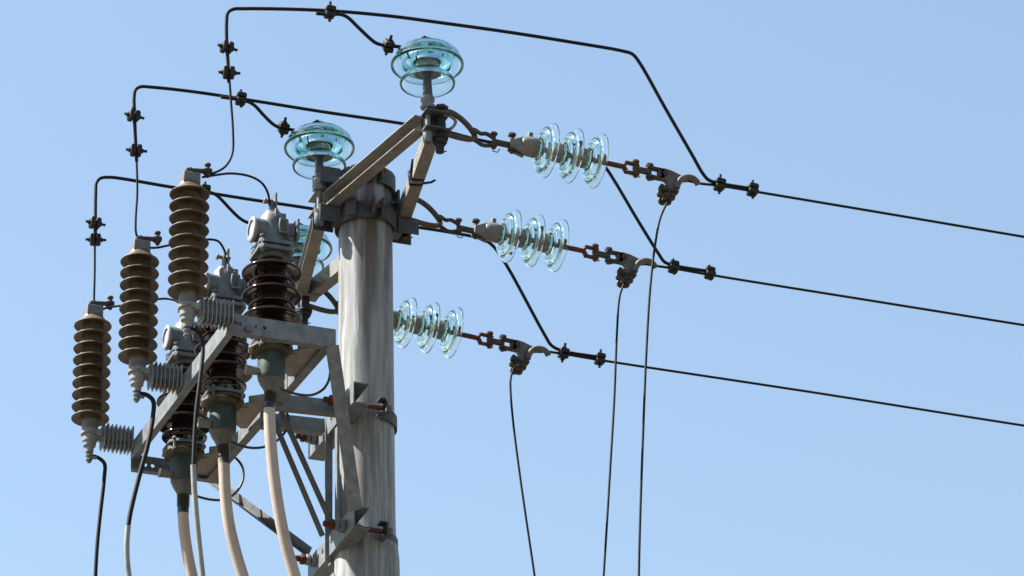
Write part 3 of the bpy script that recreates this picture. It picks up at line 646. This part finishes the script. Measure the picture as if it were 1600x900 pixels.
# power cables below the terminations
cabs = [[(421, 640), (423, 690), (430, 760), (443, 835), (462, 905), (490, 1000)], [(350, 726), (352, 770), (358, 820), (368, 862), (382, 908), (412, 1000)], [(286, 803), (288, 830), (293, 865), (302, 908), (325, 1000)]]
clab = ['pinkish thick power cable curving down from the nearest termination', 'pinkish thick power cable curving down from the middle termination', 'pinkish thick power cable curving down from the farthest termination, shortest in view']
for i, c_ in enumerate(cabs):
    x, y = TP[i]; r_ = empty('power_cable', (0, 0, 0), clab[i], 'cable', 'power cables under the terminations')
    P = sight(c_, y); top = V((x, y, ZP-.205))
    end = V((-.30, y*.6, 7.6))
    PP = [top.lerp(P[0], .7)] + P + [P[-1].lerp(end, .5)+V((-.02, 0, -.1)), end, V((-.24, y*.35, 5)), V((-.22, y*.3, -.2))]
    MB().tube(smooth(PP, 6), .0255, 20).build('sheath', pink, r_, ang=60)
    tp = MB(); ln = (P[0]-top); N = 26; pr = []
    axis = ln.normalized(); L_ = ln.length+.012
    for k in range(N+1): pr.append((.0275+.0028*(k % 2)*(1 if k < 18 else .3)-.0004*k*.2, L_*k/N))
    tp.lathe([(0, 0)]+pr+[(0, L_)], top+V((0, 0, .012)), axis, 24); tp.build('tape_wrap', tape, r_, ang=25)
    # earth strap leaving the housing
straps = [[(430, 603, -.572), (445, 610, -.56), (465, 616, -.53), (488, 617, -.5), (504, 609, -.5), (513, 596, -.55), (517, 575, -.62)],
          [(360, 690, 0), (378, 697, .01), (398, 700, .02), (420, 696, .04), (440, 682, .06), (451, 662, .07), (448, 645, .08), (436, 634, .09)],
          [(293, 769, .56), (310, 776, .57), (332, 781, .58), (352, 780, .6), (370, 768, .62), (380, 748, .63), (378, 728, .64), (366, 714, .64), (352, 708, .64)]]
slab = ['thin dark earth strap sagging right from the nearest green housing towards the flat brace', 'thin dark earth strap looping behind the nearest pink cable', 'thin dark earth strap looping behind the middle pink cable']
for i, s_ in enumerate(straps): wire('earth_strap', sight(s_), .0058, strapm, slab[i], 'strap', 'earth straps under the terminations')

# ------------------------------------------------------------------ surge arresters
def arrester(label):
    """origin at the middle of the lowest shed rim"""
    r_ = empty('surge_arrester', (0, 0, 0), label, 'surge arrester', 'ribbed brown surge arresters')
    prof = [(0, -.012), (.046, -.012)]
    for k in range(9):
        z = k*.0592; r = .0875
        prof += [(.048, z+.002), (.058, z+.003), (r-.010, z-.003), (r-.002, z-.004), (r, z-.001), (r-.003, z+.004), (r-.02, z+.013), (.062, z+.025), (.053, z+.032), (.049, z+.040)]
    prof += [(.048, .52), (0, .52)]
    MB().lathe(prof, n=48).build('sheds', olive, r_, ang=50)
    c = MB(); c.lathe([(0, -.064), (.036, -.064), (.038, -.058), (.038, -.006), (0, -.006)], n=28); c.build('lower_neck', arr_cap, r_)
    t = MB(); t.box((0, 0, .54), (.076, .076, .055)); t.build('top_cap', arr_cap, r_, bevel=.003)
    tm = MB(); tm.nut((0, 0, .567), (0, 0, 1), .022, .016); tm.rod((0, 0, .567), (0, 0, .605), .009); tm.nut((0, 0, .59), (0, 0, 1), .017, .012)
    tm.prism([(-.02, -.018), (.03, -.016), (.055, -.012), (.075, -.02), (.095, -.018), (.095, .018), (.075, .02), (.055, .012), (.03, .016), (-.02, .018)], (0, 0, .583), V((1, 0, .18)).normalized(), V((0, 1, 0)), V((-.18, 0, 1)).normalized(), .013)
    tm.bolt((.08, 0, .628), (0, 0, -1), .009, .055, .015); tm.box((.08, 0, .60), (.034, .034, .018))
    tm.build('top_terminal', iron, r_, bevel=.002)
    cl = MB(); cl.lathe([(0, -.088), (.038, -.088), (.042, -.084), (.042, -.064), (.038, -.060), (0, -.060)], n=28)
    cl.box((.035, 0, -.078), (.03, .07, .03)); cl.bolt((-.01, -.046, -.075), (0, 1, 0), .006, .09, .011)
    cl.build('clamp', white_al, r_, bevel=.002)
    dn = MB(); dn.lathe([(.034, -.088), (.034, -.118), (.030, -.122), (.029, -.140), (.020, -.150), (.0185, -.172), (0, -.172)], n=24); dn.build('disconnector', white_al, r_, ang=30)
    bt = MB(); bt.rod((0, 0, -.17), (0, 0, -.222), .009); bt.nut((0, 0, -.178), (0, 0, -1), .017, .014); bt.nut((0, 0, -.20), (0, 0, -1), .016, .013)
    bt.box((.012, 0, -.194), (.045, .022, .006)); bt.build('earth_terminal', galv, r_)
    return r_
alab = ['nearest and highest surge arrester, largest of the three brown ribbed columns', 'middle of the three brown ribbed surge arresters', 'leftmost and lowest brown ribbed surge arrester']
AP = [(293.5, 456), (215, 557.5), (141, 654)]
ay = [-.748, 0., .757]
tilt = [0, 0, 0]
pa_ = None; AZs = []
for i in range(3):
    o = arrester(alab[i]) if pa_ is None else copy_tree(pa_, alab[i]); pa_ = pa_ or o
    p = at(*AP[i], 'y', ay[i]); o.location = p; AZs.append(p); o.rotation_euler = (0, rad(tilt[i]), 0)
def rib_bracket(label):
    """ribbed post holding an arrester, local +x towards the rail"""
    r_ = empty('ribbed_bracket', (0, 0, 0), label, 'bracket', 'grey ribbed brackets between arresters and front rail')
    L_ = .20
    co = MB(); co.beam((0, 0, 0), (L_, 0, 0), rect(.05, .05)); co.build('core', fin_m, r_, bevel=.004)
    f = MB()
    for k in range(7):
        x = .016+k*.0255; a = .046; b = .058+.003*(k % 2)
        f.prism([(-a, -b), (a*.7, -b), (a, -b*.6), (a, b), (-a*.7, b), (-a, b*.6)], (x, 0, -.006), V((0, 1, 0)), ZD, XD, .005)
        f.prism([(-a*.6, -b*.7), (a*.6, -b*.7), (a*.6, b*.7), (-a*.6, b*.7)], (x-.004, 0, -.006), V((0, 1, 0)), ZD, XD, .014)
    f.build('ribs', fin_m, r_, bevel=.001)
    e = MB(); e.box((L_-.004, 0, -.004), (.008, .10, .105)); e.build('end_plate', fin_m, r_, bevel=.002)
    return r_
rlab = ['grey ribbed bracket holding the nearest arrester at the top end of the front rail', 'grey ribbed bracket holding the middle arrester', 'grey ribbed bracket holding the leftmost arrester at the bottom end of the front rail']
pr_ = None
for i in range(3):
    o = rib_bracket(rlab[i]) if pr_ is None else copy_tree(pr_, rlab[i]); pr_ = pr_ or o
    a = AZs[i]+V((.046, 0, -.078)); b = V((XL1-.002, AZs[i].y+.0, a.z-.0))
    o.location = a; o.scale = ((b.x-a.x)/.20, 1, 1)
gl = [[(290, 508, -.748), (300, 513, -.748), (312, 522, -.76), (317, 540, -.78), (313, 590, -.80), (306, 650, -.80), (302, 730, -.80)],
      [(216, 615, 0), (229, 617, 0), (239, 626, -.01), (239, 650, -.03), (231, 695, -.05), (216, 750, -.05), (204, 800, -.05), (200, 824, -.05)],
      [(142, 712, .757), (153, 715, .757), (163, 724, .75), (163, 745, .74), (157, 800, .74), (152, 850, .74), (149, 905, .74), (148, 1000, .74)]]
cd_ = [[(302, 727, -.80), (304, 770, -.80), (309, 830, -.80), (317, 905, -.80), (328, 1000, -.80)], [(200, 822, -.05), (198, 850, -.05), (199, 880, -.05), (203, 910, -.05), (215, 1000, -.05)], None]
glab = ['black earth lead in front of the rail, running down into grey conduit between pink cables', 'black earth lead from the middle arrester running down into grey conduit', 'black earth lead hanging free from the leftmost arrester']
def to_ground(p):
    e = p[-1]
    return p+[e.lerp(V((-.28, e.y*.4, 7.2)), .5), V((-.28, e.y*.4, 7.2)), V((-.26, e.y*.3, 4)), V((-.24, e.y*.3, -.1))]
for i in range(3):
    r_ = empty('earth_lead', (0, 0, 0), glab[i], 'wire', 'earth leads below the arresters')
    MB().tube(smooth(sight(gl[i]) if cd_[i] else to_ground(sight(gl[i])), 6), .0088 if i == 0 else .0105 if i == 1 else .009, 12).build('wire', wire_m, r_, ang=60)
    if cd_[i]: MB().tube(smooth(to_ground(sight(cd_[i])), 6), .0125, 14).build('conduit', conduit, r_, ang=60)
